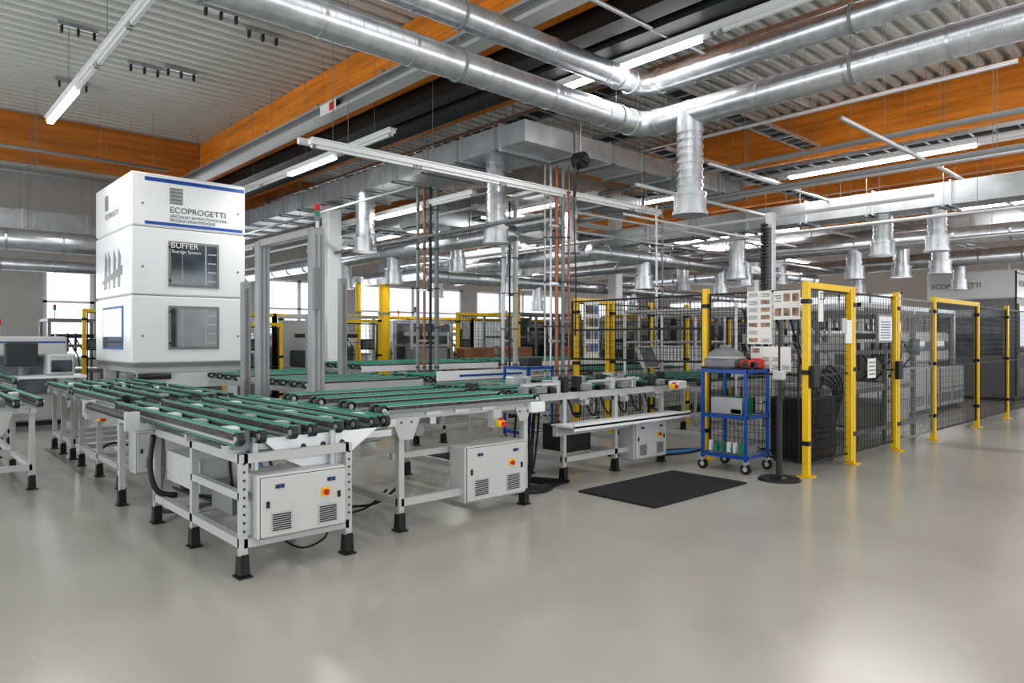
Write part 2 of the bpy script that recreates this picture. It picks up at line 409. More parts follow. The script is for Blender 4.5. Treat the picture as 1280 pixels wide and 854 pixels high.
def estop(b,x,y,z):
    b.beam((x,y+.08,z-.06),(x,y+.0,z-.02),.02,.02,'lgrey')
    b.rbox(x-.04,x+.04,y-.035,y+.035,z-.03,z+.03,'yellow',.01);b.cyl((x,y-.06,z),(x,y-.035,z),.022,'red',12);b.cyl((x,y-.01,z+.03),(x,y-.01,z+.052),.02,'red',12)
def gusset(b,x,y,z,s=.12):
    b.prism([(x-s,z),(x+s,z),(x+s*.45,z-s*1.3),(x-s*.45,z-s*1.3)],'y',y-.008,y+.008,'lgrey')
    for o in(-.05,.05):b.cyl((x+o,y-.014,z-.04),(x+o,y,z-.04),.009,'dark',6)

b=B('belt_transfer_conveyor')
x0,x1=1.80,2.56;ys=(4.56,5.48,6.40)
for y in ys:
    for x in(x0,x1):leg(b,x,y,.80)
for z in(.22,.77):
    for x in(x0,x1):b.box(x-.025,x+.025,ys[0],ys[-1],z-.03,z+.03,'lgrey')
for y in ys:
    for z in(.22,.77):b.box(x0,x1,y-.025,y+.025,z-.03,z+.03,'lgrey')
b.box(x0-.025,x0+.025,4.56,5.48,.50,.55,'lgrey')
cabinet(b,1.86,2.50,4.46,4.80,.24,.66)
b.box(1.85,2.1,5.5,6.3,.38,.62,'cab');b.box(1.9,2.45,5.0,5.4,.3,.5,'grey')
for x in(x0,x1):
    for i in range(9):b.cyl((x,ys[0]-.028,.3+i*.055),(x,ys[0]-.0255,.3+i*.055),.009,'dark',6)
for yy in(4.62,5.3,6.1):
    b.prism([(1.95,.88),(2.85,.88),(2.62,.72),(2.46,.62),(2.32,.62),(2.12,.72)],'y',yy,yy+.012,'white')
    for cx in(2.25,2.4,2.55):b.cyl((cx,yy-.006,.8),(cx,yy,.8),.02,'dark',10)
for y in(4.66,5.4,6.3):b.box(1.72,3.0,y,y+.06,.80,.85,'alu')
b.prism([(2.35,.78),(2.95,.88),(2.95,.84),(2.5,.66)],'y',4.9,5.3,'white')
b.cyl((2.2,4.95,.72),(2.2,5.35,.72),.06,'grey',14);b.cyl((2.6,4.8,.7),(2.6,5.1,.7),.05,'dark',14)
for i,x in enumerate((1.74,1.90,2.14,2.30,2.52,2.68,2.86,2.98)):
    belt(b,'y',x,4.42+(x-1.74)*.2,7.45,.96,.036)
for x in(1.82,2.22,2.60,2.92):
    yy=4.6+(x-1.74)*.2
    b.box(x-.02,x+.02,yy,yy+2.7,.86,.90,'alu')
    b.box(x-.05,x+.05,yy,yy+.06,.82,.94,'grey');b.box(x-.05,x+.05,yy+2.6,yy+2.66,.82,.94,'grey')
    for k in range(7):b.box(x-.07,x+.07,yy+.3+k*.33,yy+.33+k*.33,.85,.90,'dark')
    for k in range(4):b.rbox(x-.05,x+.05,yy+.15+k*.6,yy+.28+k*.6,.9,.955,random.choice(['white','grey','alu']),.01)
b.cyl((1.55,6.2,.92),(1.55,7.6,.92),.035,'dark',14);b.box(1.50,1.6,6.14,6.2,.82,.97,'lgrey');b.box(1.5,1.6,7.6,7.66,.82,.97,'lgrey')
b.box(1.5,1.8,6.35,6.4,.8,.85,'lgrey');b.box(1.5,3.0,7.5,7.56,.8,.86,'lgrey')
for x in(1.75,2.95):leg(b,x,7.3,.85)
b.box(1.72,1.78,6.4,7.3,.78,.84,'lgrey')
b.cyl((1.9,4.6,.68),(1.9,4.6,.9),.025,'alu',10);b.cyl((2.45,4.58,.66),(2.45,4.58,.9),.022,'alu',10)
for i in range(5):
    o=i*.06
    b.sweep([(1.95+o,5.2,.8),(1.9+o,5.0-o,.5),(2.1+o,5.3,.3),(2.0,5.8+o,.27),(1.9+o,6.3,.3)],.012,random.choice(['dark','black','lblue']),6,6)
b.sweep([(1.76,6.35,.75),(1.72,6.3,.5),(1.76,6.25,.3),(1.9,6.2,.25)],.022,'black',8,6)
b.sweep([(2.1,4.7,.18),(2.3,4.75,.05),(2.45,4.7,.1),(2.5,4.72,.2)],.008,'black',6,6)
b.sweep([(1.88,6.6,.9),(1.85,6.4,.5),(1.83,6.45,.15),(2,6.6,.03),(2.6,6.9,.02)],.02,'grey',6,6)
b.done()

b=B('belt_conveyor_table')
x0,x1,y0,y1=3.17,4.55,4.80,6.75
for x in(x0,x1):
    for y in(y0,y1):leg(b,x,y,.92)
    b.box(x-.025,x+.025,y0,y1,.2,.26,'lgrey');b.box(x-.025,x+.025,y0,y1,.84,.9,'lgrey')
for y in(y0,y1):b.box(x0,x1,y-.025,y+.025,.2,.26,'lgrey')
b.box(3.05,4.72,y0-.03,y0+.03,.90,.975,'lgrey');b.box(3.05,4.72,y1-.03,y1+.03,.88,.96,'lgrey')
b.box(3.05,4.72,4.73,4.77,.955,.975,'grey')
b.box(3.0,3.08,4.72,6.85,.86,.92,'alu');b.box(4.66,4.72,4.72,6.85,.86,.92,'alu')
cabinet(b,3.78,4.50,4.72,4.95,.13,.62)
b.box(3.2,4.5,4.96,5.0,.55,.6,'lgrey')
gusset(b,3.2,4.76,.92,.14);gusset(b,4.5,4.76,.92,.10)
for y in(4.86,4.98,5.38,5.50,5.92,6.04,6.48,6.60):belt(b,'x',y,3.0,4.80,1.02,.045)
for x in(3.5,4.1):b.box(x-.03,x+.03,4.8,6.7,.84,.9,'alu')
b.cyl((3.35,4.78,.8),(3.35,5.05,.8),.05,'grey',12);b.rbox(4.56,4.74,4.70,4.80,.86,.96,'white',.01)
estop(b,4.15,4.68,.80);b.box(4.1,4.2,4.72,4.8,.76,.92,'lgrey')
for i in range(3):b.box(3.4+i*.3,3.55+i*.3,4.755,4.77,.92,.95,'alu')
b.sweep([(3.5,5.3,.25),(3.4,5.6,.04),(3.0,5.9,.02),(2.7,5.8,.02)],.012,'black',6,6)
b.sweep([(3.3,5.2,.25),(3.25,5.5,.04),(2.9,5.6,.02),(3.1,6.4,.02),(3.6,6.9,.02)],.01,'black',6,6)
b.done()

b=B('belt_conveyor_table')
x0,x1,y0,y1=5.62,7.42,5.30,6.9
for x in(x0,6.5,x1):
    for y in(y0,y1):leg(b,x,y,.92)
    b.box(x-.025,x+.025,y0,y1,.2,.26,'lgrey');b.box(x-.025,x+.025,y0,y1,.84,.9,'lgrey')
for y in(y0,y1):b.box(x0,x1,y-.025,y+.025,.2,.26,'lgrey');b.box(4.95,7.75,y-.03,y+.03,.89,.965,'lgrey')
b.box(5.45,7.6,4.98,5.32,.61,.63,'white');b.box(5.45,7.6,4.98,4.99,.58,.66,'white');b.box(5.45,7.6,5.25,5.3,.5,.62,'lgrey')
cabinet(b,6.72,7.36,5.18,5.42,.1,.56)
for y in(5.36,5.48,5.86,5.98,6.36,6.48,6.8):belt(b,'x',y,4.9,7.85,1.02,.045)
b.box(5.9,6.3,5.5,5.9,.25,.55,'black')
for x in(5.2,5.9,6.6,7.3):
    b.box(x-.03,x+.03,5.2,6.9,.82,.88,'alu');gusset(b,x,5.26,.9,.07);b.rbox(x-.08,x+.08,5.2,5.3,.98,1.05,'grey',.01)
for i in range(14):
    x=5.0+i*.2+random.uniform(-.04,.04);h=random.choice([.03,.06,.1,.14])
    b.rbox(x-.04,x+.04,5.24,5.34,.97,1.0+h,random.choice(['grey','alu','dark','lgrey','black']),.008)
    b.rbox(x-.04,x+.04,6.05,6.2,.97,1.02+h*.6,random.choice(['grey','alu','dark']),.008)
b.cyl((5.0,5.3,1.06),(5.5,5.3,1.06),.03,'alu',10);b.cyl((6.0,5.26,1.07),(6.9,5.26,1.07),.02,'alu',10)
b.rbox(7.5,7.7,5.1,5.25,.92,1.02,'white',.01);estop(b,7.4,5.1,.96)
b.box(5.5,5.56,5.28,5.34,.9,1.1,'alu');b.box(6.6,6.66,5.28,5.34,.9,1.15,'grey')
for i in range(10):
    o=random.uniform(-.2,.2)
    b.sweep([(5.3+o,5.5,.9),(5.35+o,5.6,.4),(5.2+o,5.4+o,.04),(4.9,5.3+o,.02),(5.1+o,5.7,.02),(5.6,5.9+o,.03)],.012,'black',6,6)
for i in range(6):
    x=5.8+i*.28;b.sweep([(x,5.4,.88),(x+.05,5.35,.7),(x+.2,5.4,.68),(x+.26,5.45,.86)],.012,'black',6,6)
b.done()
def ytable(x0,x1,y0,y1,cab=None,z=.95,belts=6,nm='belt_conveyor_table'):
    b=B(nm)
    for y in(y0+.1,(y0+y1)/2,y1-.1):
        for x in(x0,x1):leg(b,x,y,z-.1)
        b.box(x0,x1,y-.025,y+.025,.2,.26,'lgrey');b.box(x0-.08,x1+.08,y-.04,y+.04,z-.16,z-.09,'lgrey')
        gusset(b,(x0+x1)/2,y-.05,z-.12,.2)
    for x in(x0,x1):b.box(x-.025,x+.025,y0+.1,y1-.1,.2,.26,'lgrey');b.box(x-.025,x+.025,y0,y1,z-.16,z-.1,'lgrey')
    for i in range(belts):
        x=x0-.05+(x1-x0+.1)*i/(belts-1);belt(b,'y',x,y0-.1,y1+.1,z,.045)
    for k in range(8):
        x=random.uniform(x0,x1);y=random.uniform(y0,y1);b.rbox(x-.05,x+.05,y-.08,y+.08,z-.1,z-.01,random.choice(['white','grey','alu','dark']),.01)
    if cab:cabinet(b,*cab)
    return b
b=ytable(1.93,2.95,8.0,10.0,(2.0,2.75,7.85,8.1,.17,.6));estop(b,1.80,8.3,.72);b.box(1.79,1.82,8.3,8.9,.66,.7,'lgrey')
b.sweep([(1.93,9.2,.22),(2.2,9.5,.3),(2.5,9.0,.2)],.015,'black',6,6);b.done()
ytable(1.95,2.95,10.4,11.8,None).done()
ytable(.55,1.25,8.6,11.4,None,.95,5).done()
ytable(.6,1.5,12.2,14.6,None,1.0,5).done()
def xtable(x0,x1,y0,y1,z=1.0,belts=5,cabs=(),side='lgrey'):
    b=B('belt_conveyor_table')
    n=max(2,int((x1-x0)/1.6)+1)
    for i in range(n):
        x=x0+.1+(x1-x0-.2)*i/(n-1)
        for y in(y0,y1):leg(b,x,y,z-.1)
        b.box(x-.025,x+.025,y0,y1,.2,.26,'lgrey');b.box(x-.025,x+.025,y0,y1,z-.18,z-.12,'alu')
    for y in(y0,y1):
        b.box(x0,x1,y-.025,y+.025,.2,.26,'lgrey');b.box(x0,x1,y-.03,y+.03,z-.14,z-.04,side)
    for i in range(belts):
        y=y0+.06+(y1-y0-.12)*i/(belts-1);belt(b,'x',y,x0-.05,x1+.05,z,.06)
    for i in range(int((x1-x0)*3)):
        x=random.uniform(x0+.1,x1-.1);y=random.uniform(y0,y1);b.rbox(x-.06,x+.06,y-.05,y+.05,z-.1,z-.012,random.choice(['white','grey','alu','dark']),.01)
    for c in cabs:cabinet(b,*c)
    return b
xtable(4.2,6.0,8.5,10.0,1.0,5,((4.5,5.2,8.35,8.6,.15,.55),)).done()
b=xtable(6.25,9.0,8.45,9.7,1.0,6)
b.box(6.2,9.05,8.38,8.42,.93,1.07,'white');b.box(6.6,7.9,8.37,8.38,.98,1.01,'blue');b.text('ECOPROGETTI',(8.0,8.37,.96),.09,'ink');b.done()
xtable(6.3,9.4,10.7,12.5,1.12,7,(),side='white').done()
xtable(9.7,13.4,10.7,12.5,1.12,7,(),side='white').done()
xtable(4.2,5.9,10.8,12.4,1.0,5,()).done()
b=xtable(8.4,12.2,5.3,6.9,1.0,5,((9.6,10.3,5.15,5.4,.2,.7),))
for i in range(10):
    x=8.6+i*.35;b.rbox(x-.08,x+.08,5.25,5.4,1.0,1.12+.05*(i%3),random.choice(['grey','white','dark']),.01)
b.cyl((8.4,5.35,1.2),(12,5.35,1.2),.02,'alu',8)
for x in(8.6,9.8,11,12):b.box(x-.02,x+.02,5.33,5.37,.9,1.22,'alu')
b.done()
xtable(9.6,12.6,8.3,9.9,1.0,5,()).done()
xtable(10.9,12.6,14.5,15.8,1.0,5,()).done()

# ---------------- BUFFER TOWER ----------------
b=B('panel_storage_tower')
X0,X1,Y0,Y1=3.03,4.83,12.12,14.4
zs=(1.16,2.25,3.34,4.2)
for i in range(3):
    b.rbox(X0,X1,Y0,Y1,zs[i]+.006,zs[i+1]-.006,'white',.022)
b.box(X0+.03,X1-.03,Y0+.03,Y1-.03,1.1,4.15,'grey')
b.box(X0+.2,X1-.02,Y0-.004,Y0+.02,4.07,4.13,'blue');b.box(X0+.2,X1-.05,Y0-.004,Y0+.02,3.38,3.43,'blue')
b.box(3.6,3.80,Y0-.006,Y0,3.74,4.0,'grey')
for k in range(4):b.box(3.6,3.8,Y0-.008,Y0-.006,3.77+k*.06,3.785+k*.06,'lgrey')
b.text('ECOPROGETTI',(3.6,Y0-.006,3.60),.135,'ink');b.text('SPECIALIST IN PHOTOVOLTAIC\nPRODUCTION PROCESS',(3.6,Y0-.006,3.52),.066,'ink')
for z0,z1 in((2.40,3.14),(1.38,2.09)):
    b.box(3.58,4.38,Y0-.015,Y0+.01,z0,z1,'grey');b.box(3.62,4.34,Y0-.02,Y0,z0+.04,z1-.04,'glassdark')
    b.box(3.78,3.80,Y0-.022,Y0-.019,z0+.04,z1-.04,'glassgrey');b.box(4.15,4.17,Y0-.022,Y0-.019,z0+.04,z1-.04,'lgrey')
    for k in range(4):b.box(4.19,4.33,Y0-.022,Y0-.019,z0+.1+k*.15,z0+.12+k*.15,'lgrey')
    for zz in (z0+.1,z1-.1):b.cyl((3.6,Y0-.03,zz),(3.6,Y0,zz),.02,'dark',8)
b.text('BUFFER',(3.61,Y0-.024,3.03),.13,'paper');b.text('Storage System',(3.62,Y0-.024,2.95),.075,'paper')
b.box(X0-.012,X0+.01,12.55,13.85,1.38,2.09,'inkblue');b.box(X0-.016,X0,12.6,13.8,1.42,2.05,'glassdark')
for c in((12.75,12.9),(13.05,13.2),(13.4,13.48),(13.6,13.8)):
    b.prism([(c[0],2.4),(c[1],2.4),(c[0]+.1,3.05),(c[0]-.05,2.9)],'x',X0-.004,X0,'grey')
b.prism([(12.6,2.6),(13.9,2.5),(13.9,2.55),(12.6,2.75)],'x',X0-.006,X0,'grey')
b.text('ECOPROGETTI',(X0-.006,13.7,3.6),.13,'grey','-x');b.box(X0-.01,X0,13.5,13.7,3.75,4.0,'grey')
for zz in(1.6,2.7,3.7):
    b.cyl((3.2,Y0-.01,zz),(3.2,Y0,zz),.02,'grey',8);b.cyl((4.7,Y0-.01,zz),(4.7,Y0,zz),.02,'grey',8)
b.box(X0+.06,X1-.06,Y0+.05,Y1-.05,1.02,1.16,'lgrey')
b.box(X0+.15,X1-.1,Y0+.12,Y0+.2,.75,1.05,'white')
for x in(X0+.1,X1-.25):
    for y in(Y0+.1,Y1-.25):b.box(x,x+.15,y,y+.15,0,1.05,'white')
b.box(X0+.3,X1-.3,Y0+.3,Y1-.3,0,.6,'white');b.box(X0+.4,X1-.4,Y0+.18,Y0+.22,.3,.75,'grey')
b.cyl((X0+.12,Y0+.06,.95),(X0+.6,Y0+.06,.95),.05,'dark',10);b.rbox(X0-.05,X0+.1,Y0+.1,Y0+.5,.85,1.0,'grey',.01)
b.done()
b=B('gantry_frame')
for y in(7.83,9.4):
    b.rbox(3.90,4.06,y-.07,y+.07,0,2.88,'post',.01);b.box(3.94,3.96,y-.075,y-.07,.1,2.8,'grey');b.box(4.0,4.02,y-.075,y-.07,.1,2.8,'grey')
    b.box(3.85,4.12,y-.12,y+.12,0,.02,'black')
b.rbox(3.92,4.04,7.83,9.4,2.80,2.90,'alu',.01)
b.cyl((3.98,7.8,2.88),(3.98,7.8,2.97),.022,'alu',10);b.cyl((3.98,7.8,2.97),(3.98,7.8,3.02),.035,'grey',14)
b.cyl((3.98,7.8,3.02),(3.98,7.8,3.09),.033,'pcb',14);b.cyl((3.98,7.8,3.09),(3.98,7.8,3.17),.033,'red',14);b.cyl((3.98,7.8,3.17),(3.98,7.8,3.19),.033,'grey',14)
b.box(3.9,3.98,7.70,7.76,1.9,2.4,'grey')
b.done()
for x,y,h in((5.75,10.4,2.55),(4.15,10.4,2.4)):
    b=B('profile_post');b.rbox(x-.06,x+.06,y-.06,y+.06,0,h,'post',.008);b.box(x-.1,x+.1,y-.1,y+.1,0,.015,'black');b.box(x-.02,x+.02,y-.065,y-.06,.1,h-.1,'grey');b.done()

# ---------------- SAFETY FENCE ----------------
def fence(b,p,q,z0=.14,z1=2.12,posts=(1,1),bar=False,ph=2.2,pw=.07,sx=.055,sz=.09,pm='yellow',mm='black',midr=True):
    p=Vector((*p,0));q=Vector((*q,0));d=q-p;L=d.length;d/=L
    for u,e in((p,posts[0]),(q,posts[1])):
        if e:
            b.box(u.x-pw/2,u.x+pw/2,u.y-pw/2,u.y+pw/2,.0,ph,pm);b.box(u.x-.08,u.x+.08,u.y-.08,u.y+.08,0,.012,pm)
            for zz in(.35,1.15,1.95):b.box(u.x-pw/2-.012,u.x+pw/2+.012,u.y-pw/2-.012,u.y+pw/2+.012,zz,zz+.05,'black')
    if bar:b.beam(p+Vector((0,0,ph-.04)),q+Vector((0,0,ph-.04)),.06,.07,pm)
    a=.06;t=.005
    def pt(u,z):
        c=p+d*u;return(c.x,c.y,z)
    for z in(z0,z1)+(((z0+z1)/2,) if midr else ()):b.beam(pt(a,z),pt(L-a,z),.02,.025,mm)
    for u in(a,L-a):b.beam(pt(u,z0),pt(u,z1),.02,.02,mm)
    u=a
    while u<L-a:
        b.beam(pt(u,z0),pt(u,z1),t,t,mm);u+=sx
    z=z0
    while z<z1:
        b.beam(pt(a,z),pt(L-a,z),t,t,mm);z+=sz
b=B('safety_fence')
FY=3.6
fence(b,(7.80,FY),(9.04,FY),bar=True)
b.box(8.90,8.96,FY-.05,FY+.03,.05,2.16,'yellow')
fence(b,(9.04,FY),(10.55,FY),posts=(0,1))
b.box(10.42,10.47,FY-.04,FY+.03,.05,2.15,'yellow')
fence(b,(10.55,FY),(12.1,FY),posts=(0,1),mm='grey')
fence(b,(12.1,FY),(14.4,FY),posts=(0,1),bar=True)
fence(b,(14.4,FY),(16.4,FY),posts=(0,1));fence(b,(16.4,FY),(18.4,FY),posts=(0,1))
for x in(7.8,10.4):b.rbox(x-.03,x+.12,FY-.1,FY-.04,1.0,1.25,'black',.01)
b.box(8.72,8.9,FY-.06,FY-.05,1.50,1.78,'paper');b.box(8.6,8.74,FY-.065,FY-.055,1.62,1.8,'lgrey')
b.box(9.7,10.2,FY-.07,FY-.04,1.5,1.88,'grey');b.box(9.73,10.17,FY-.075,FY-.069,1.53,1.85,'paper')
for k in range(7):b.box(9.78,10.1,FY-.078,FY-.074,1.56+k*.035,1.572+k*.035,'inkblue')
b.box(9.4,9.65,FY-.06,FY-.05,1.05,1.3,'paper')
for k in range(4):b.box(9.43,9.62,FY-.063,FY-.06,1.09+k*.05,1.11+k*.05,'grey')
b.box(7.98,8.1,FY-.06,FY-.05,1.75,2.1,'paper');b.text('Z3',(8.0,FY-.062,2.0),.12,'ink')
b.done()
b=B('safety_fence')
fence(b,(7.98,FY+.12),(7.98,5.0),posts=(0,1))
fence(b,(7.98,5.0),(7.98,7.4),posts=(0,0),z0=1.25)
fence(b,(8.25,7.5),(9.12,7.5),bar=True);b.box(8.95,9.0,7.44,7.5,.1,2.15,'yellow')
fence(b,(9.12,7.5),(10.2,7.5),posts=(0,1));fence(b,(10.2,7.5),(11.3,7.5),posts=(0,1))
fence(b,(11.3,7.5),(12.8,7.5),posts=(0,1));fence(b,(12.8,7.5),(14.5,7.5),posts=(0,1))
b.box(8.31,8.66,7.38,7.40,1.25,2.17,'paper')
for i in range(3):
    for j in range(4):b.box(8.34+i*.1,8.42+i*.1,7.374,7.38,1.35+j*.2,1.48+j*.2,random.choice(['photo','ink','inkblue','lgrey']))
def board(y0,y1,z0,z1,seed,cells):
    random.seed(seed);X=7.935
    b.box(X,X+.012,y0,y1,z0,z1,'paper')
    for i in range(cells[0]):
        for j in range(cells[1]):
            a=y0+(y1-y0)*(i+.12)/cells[0];c=y0+(y1-y0)*(i+.85)/cells[0];e=z0+(z1-z0)*(j+.25)/cells[1];g=z0+(z1-z0)*(j+.8)/cells[1]
            m=random.choice(['photo','text','text','lgrey','paper','text','photo'])
            if m=='text':
                for q in range(3):b.box(X-.003,X,a,c-(c-a)*.2*(q%2),e+(g-e)*q/3,e+(g-e)*(q+.45)/3,'grey')
            else:b.box(X-.003,X,a,c,e,g,m)
board(4.09,4.40,1.49,2.13,1,(2,7));board(3.74,4.06,1.78,2.12,2,(3,2));board(3.85,4.35,1.17,1.46,3,(4,3))
b.done()
b=B('safety_fence')
for k in range(5):
    fence(b,(9+k*1.6,16.9),(10.6+k*1.6,16.9),posts=(1,1),bar=True,sx=.2,sz=.25)
fence(b,(14.8,8.2),(14.8,10.2),bar=True,sx=.1,sz=.2);fence(b,(14.8,10.2),(14.8,12.2),bar=True,sx=.1,sz=.2)
fence(b,(7.3,14.2),(8.8,14.2),bar=True,sx=.1,sz=.2,ph=2.0,z1=1.9);fence(b,(10.5,13.4),(12.5,13.4),bar=True,sx=.1,sz=.2);fence(b,(15,7.4),(18,7.4),bar=True,sx=.1,sz=.2);fence(b,(18,7.4),(21,7.4),bar=True,sx=.1,sz=.2)
for k in range(5):fence(b,(15.5+k*1.5,12.2),(17+k*1.5,12.2),bar=(k%2==0),sx=.15,sz=.25)
for k in range(4):fence(b,(3.4+k*1.4,17.2),(4.8+k*1.4,17.2),bar=True,sx=.2,sz=.25)
fence(b,(5.3,14.4),(6.5,14.4),bar=True,sx=.1,sz=.2,ph=1.9,z1=1.8)
b.done()

# ---------------- TROLLEY ----------------
def trolley(x0,x1,y0,y1,h):
    b=B('tool_trolley')
    for x in(x0,x1):
        for y in(y0,y1):
            b.box(x-.016,x+.016,y-.016,y+.016,.14,h,'blue')
            b.cyl((x-.02,y,.06),(x+.02,y,.06),.06,'black',16);b.cyl((x-.022,y,.06),(x+.022,y,.06),.03,'lgrey',10)
            b.box(x-.03,x+.03,y-.02,y+.02,.1,.14,'alu')
    for z in(.18,.64,h-.03):
        b.box(x0,x1,y0,y1,z,z+.015,'lgrey' if z<.5 else 'grey')
        for y in(y0,y1):b.box(x0-.02,x1+.02,y-.016,y+.016,z-.015,z+.025,'blue')
        for x in(x0,x1):b.box(x-.016,x+.016,y0,y1,z-.015,z+.025,'blue')
    return b
b=trolley(7.4,7.9,4.12,4.68,1.2)
b.rbox(7.43,7.8,4.30,4.70,1.2,1.34,'grey',.03);b.dome((7.61,4.5,1.33),.2,.22,.12,'grey');b.cyl((7.61,4.5,1.32),(7.61,4.5,1.345),.225,'lgrey',24)
b.rbox(7.57,7.65,4.44,4.56,1.43,1.48,'grey',.01)
b.rbox(7.45,7.65,4.1,4.22,1.2,1.3,'dark',.02);b.cyl((7.5,4.1,1.26),(7.5,4.22,1.26),.05,'red',12);b.rbox(7.68,7.85,4.12,4.24,1.2,1.32,'red',.02)
for i in range(6):b.box(7.45+i*.06,7.46+i*.06,4.2,4.6,.67,.86,random.choice(['pcb','alu','dark']))
b.rbox(7.45,7.6,4.2,4.35,.67,.74,'dark',.01)
for i in range(6):
    y=4.2+i*.08;b.box(7.45,7.5,y,y+.03,.22,.34,random.choice(['alu','pcb','white']))
b.box(7.5,7.8,4.2,4.6,.2,.28,'grey');b.done()
b=trolley(7.0,7.5,7.3,7.8,1.15);b.rbox(7.1,7.4,7.4,7.6,1.15,1.28,'dark',.01);b.done()
b=B('sign_stand')
b.cyl((7.4,3.72,0),(7.4,3.72,.025),.23,'black',32,r2=.21);b.cyl((7.4,3.72,.025),(7.4,3.72,.05),.1,'black',20,r2=.03)
b.cyl((7.4,3.72,.04),(7.4,3.72,.88),.035,'dark',14);b.cyl((7.4,3.72,.88),(7.4,3.72,.93),.045,'black',14);b.cyl((7.4,3.72,.93),(7.4,3.72,1.75),.012,'black',8)
b.rbox(7.36,7.44,3.66,3.78,1.1,1.2,'lgrey',.01);b.done()
b=B('floor_mat');b.rbox(5.30,6.95,3.85,4.80,0,.018,'rubber',.008);b.done()
b=B('floor_mat');b.rbox(5.2,6.4,7.2,8.0,0,.018,'rubber',.008);b.done()
b=B('electrical_unit');b.rbox(8.5,9.2,3.85,4.4,.06,.82,'black',.02)
for x in(8.56,9.14):
    for y in(3.9,4.35):b.cyl((x,y,0),(x,y,.07),.03,'dark',10)
for i in range(6):b.box(8.58,9.12,3.835,3.85,.2+i*.07,.23+i*.07,'dark')
for i in range(5):
    b.sweep([(8.6+i*.1,4.0,.8),(8.7+i*.12,3.95,1.0+.05*i),(9.3+i*.08,3.95,.9),(9.4,4.0,.5-.05*i),(9.5,4.1,.1)],.015,'black',6,8)
b.done()
b=B('cable_chain_mast')
b.rbox(9.25,9.36,4.75,4.86,0,3.32,'alu',.01);b.box(9.2,9.41,4.7,4.91,0,.02,'black')
for i in range(22):b.rbox(9.12,9.2,4.78,4.86,2.1+i*.048,2.14+i*.048,'black',.006)
b.box(9.16,9.26,4.79,4.84,3.1,3.14,'alu')
b.sweep([(9.16,4.82,2.1),(9.1,4.8,1.7),(9.2,4.8,1.4),(9.3,4.8,1.3)],.03,'black',8,6);b.done()
def pipecol(x,y,z1,spec):
    b=B('service_pipe_column')
    for dx,dy,r,m in spec:
        b.cyl((x+dx,y+dy,0),(x+dx,y+dy,z1),r,m,10);rings(b,(x+dx,y+dy,0),(x+dx,y+dy,z1),r,.7,'dark',.02,.012)
    xs=[s[0] for s in spec]
    for z in(.6,1.5,2.4,3.3):b.box(x+min(xs)-.04,x+max(xs)+.04,y+.03,y+.06,z,z+.04,'galv')
    b.done()
pipecol(8.05,7.62,4.28,[(-.13,.12,.02,'alu'),(-.06,.06,.03,'copper'),(.02,0,.03,'grey'),(.09,-.06,.018,'copper'),(-.2,.18,.014,'lgrey')])
pipecol(7.35,10.2,4.26,[(-.15,.13,.03,'grey'),(-.06,.06,.025,'copper'),(.03,0,.025,'dark'),(.12,-.06,.04,'grey')])
pipecol(9.35,10.2,4.3,[(-.13,.12,.04,'alu'),(-.04,.03,.02,'dark'),(.06,-.03,.05,'lgrey')])
pipecol(10.0,7.15,3.9,[(-.05,.05,.02,'alu'),(.05,0,.015,'grey')])
b=B('hose_reel');b.cyl((7.65,6.95,4.15),(7.65,6.8,4.15),.12,'black',20);b.cyl((7.65,7.0,4.15),(7.65,6.75,4.15),.05,'dark',12)
b.cyl((7.65,6.87,4.25),(7.65,6.87,CH),.008,'galv',6);b.sweep([(7.55,6.87,4.15),(7.52,6.87,3.6),(7.6,6.87,4.0)],.012,'black',6,6)
b.sweep([(7.56,6.87,4.15),(7.5,6.87,3.6),(7.55,6.87,2.4),(7.53,6.87,1.6)],.01,'black',6,6);b.done()

# ---------------- BACKGROUND MACHINES ----------------
def enclosure(x0,x1,y0,y1,h,nw=3,nm='enclosed_machine',stripe=True,label=None,col='white',base=None):
    b=B(nm)
    if base:
        b.rbox(x0,x1,y0,y1,h*.78,h,col,.03);b.box(x0+.03,x1-.03,y0+.03,y1-.03,.08,h*.79,base)
    else:b.rbox(x0,x1,y0,y1,.08,h,col,.03)
    b.box(x0+.05,x1-.05,y0+.05,y1-.05,0,.1,'dark')
    W=(x1-x0)/nw
    for i in range(nw):
        a=x0+W*i
        t=.74 if base else .80
        b.box(a+.12*W,a+.88*W,y0-.012,y0+.04,h*.35,h*t,'grey');b.box(a+.15*W,a+.85*W,y0-.018,y0,h*.37,h*(t-.02),'glassgrey')
        b.box(a-.005,a+.005,y0-.004,y0+.03,.12,h-.04,'dark');b.box(a+.8*W,a+.84*W,y0-.04,y0,h*.3,h*.38,'black')
        b.box(a+.2*W,a+.4*W,y0-.012,y0+.03,h*.1,h*.25,'lgrey')
    D=(y1-y0)
    b.box(x0-.012,x0+.04,y0+.15*D,y1-.15*D,h*.35,h*.70,'glassgrey')
    if stripe:b.box(x0+.03,x1-.03,y0-.008,y0,h-.12,h-.09,'blue')
    if label:
        b.text(label,(x0+.2,y0-.01,h-.42),.2,'ink');b.text(label,(x0-.01,y1-.12,h-.42),.17,'ink','-x')
    b.cyl((x0+.2,y0+.2,h),(x0+.2,y0+.2,h+.2),.02,'alu',8);b.cyl((x0+.2,y0+.2,h+.2),(x0+.2,y0+.2,h+.3),.035,'red',10)
    b.done()
enclosure(21,27,4.4,6.4,3.3,4,label='ECOPROGETTI',base='grey')
enclosure(11.5,13.5,17.6,19.2,2.1,2,col='lgrey');enclosure(15.5,19,17.2,19,2.2,3,col='lgrey');enclosure(20,24,14,17,2.4,3,col='lgrey');enclosure(16.5,19.5,9.8,11.8,2.0,3,col='cab');enclosure(22,26,9.5,12,2.6,3,col='lgrey')
enclosure(7.5,10.3,17.8,19.4,1.7,3,col='white')
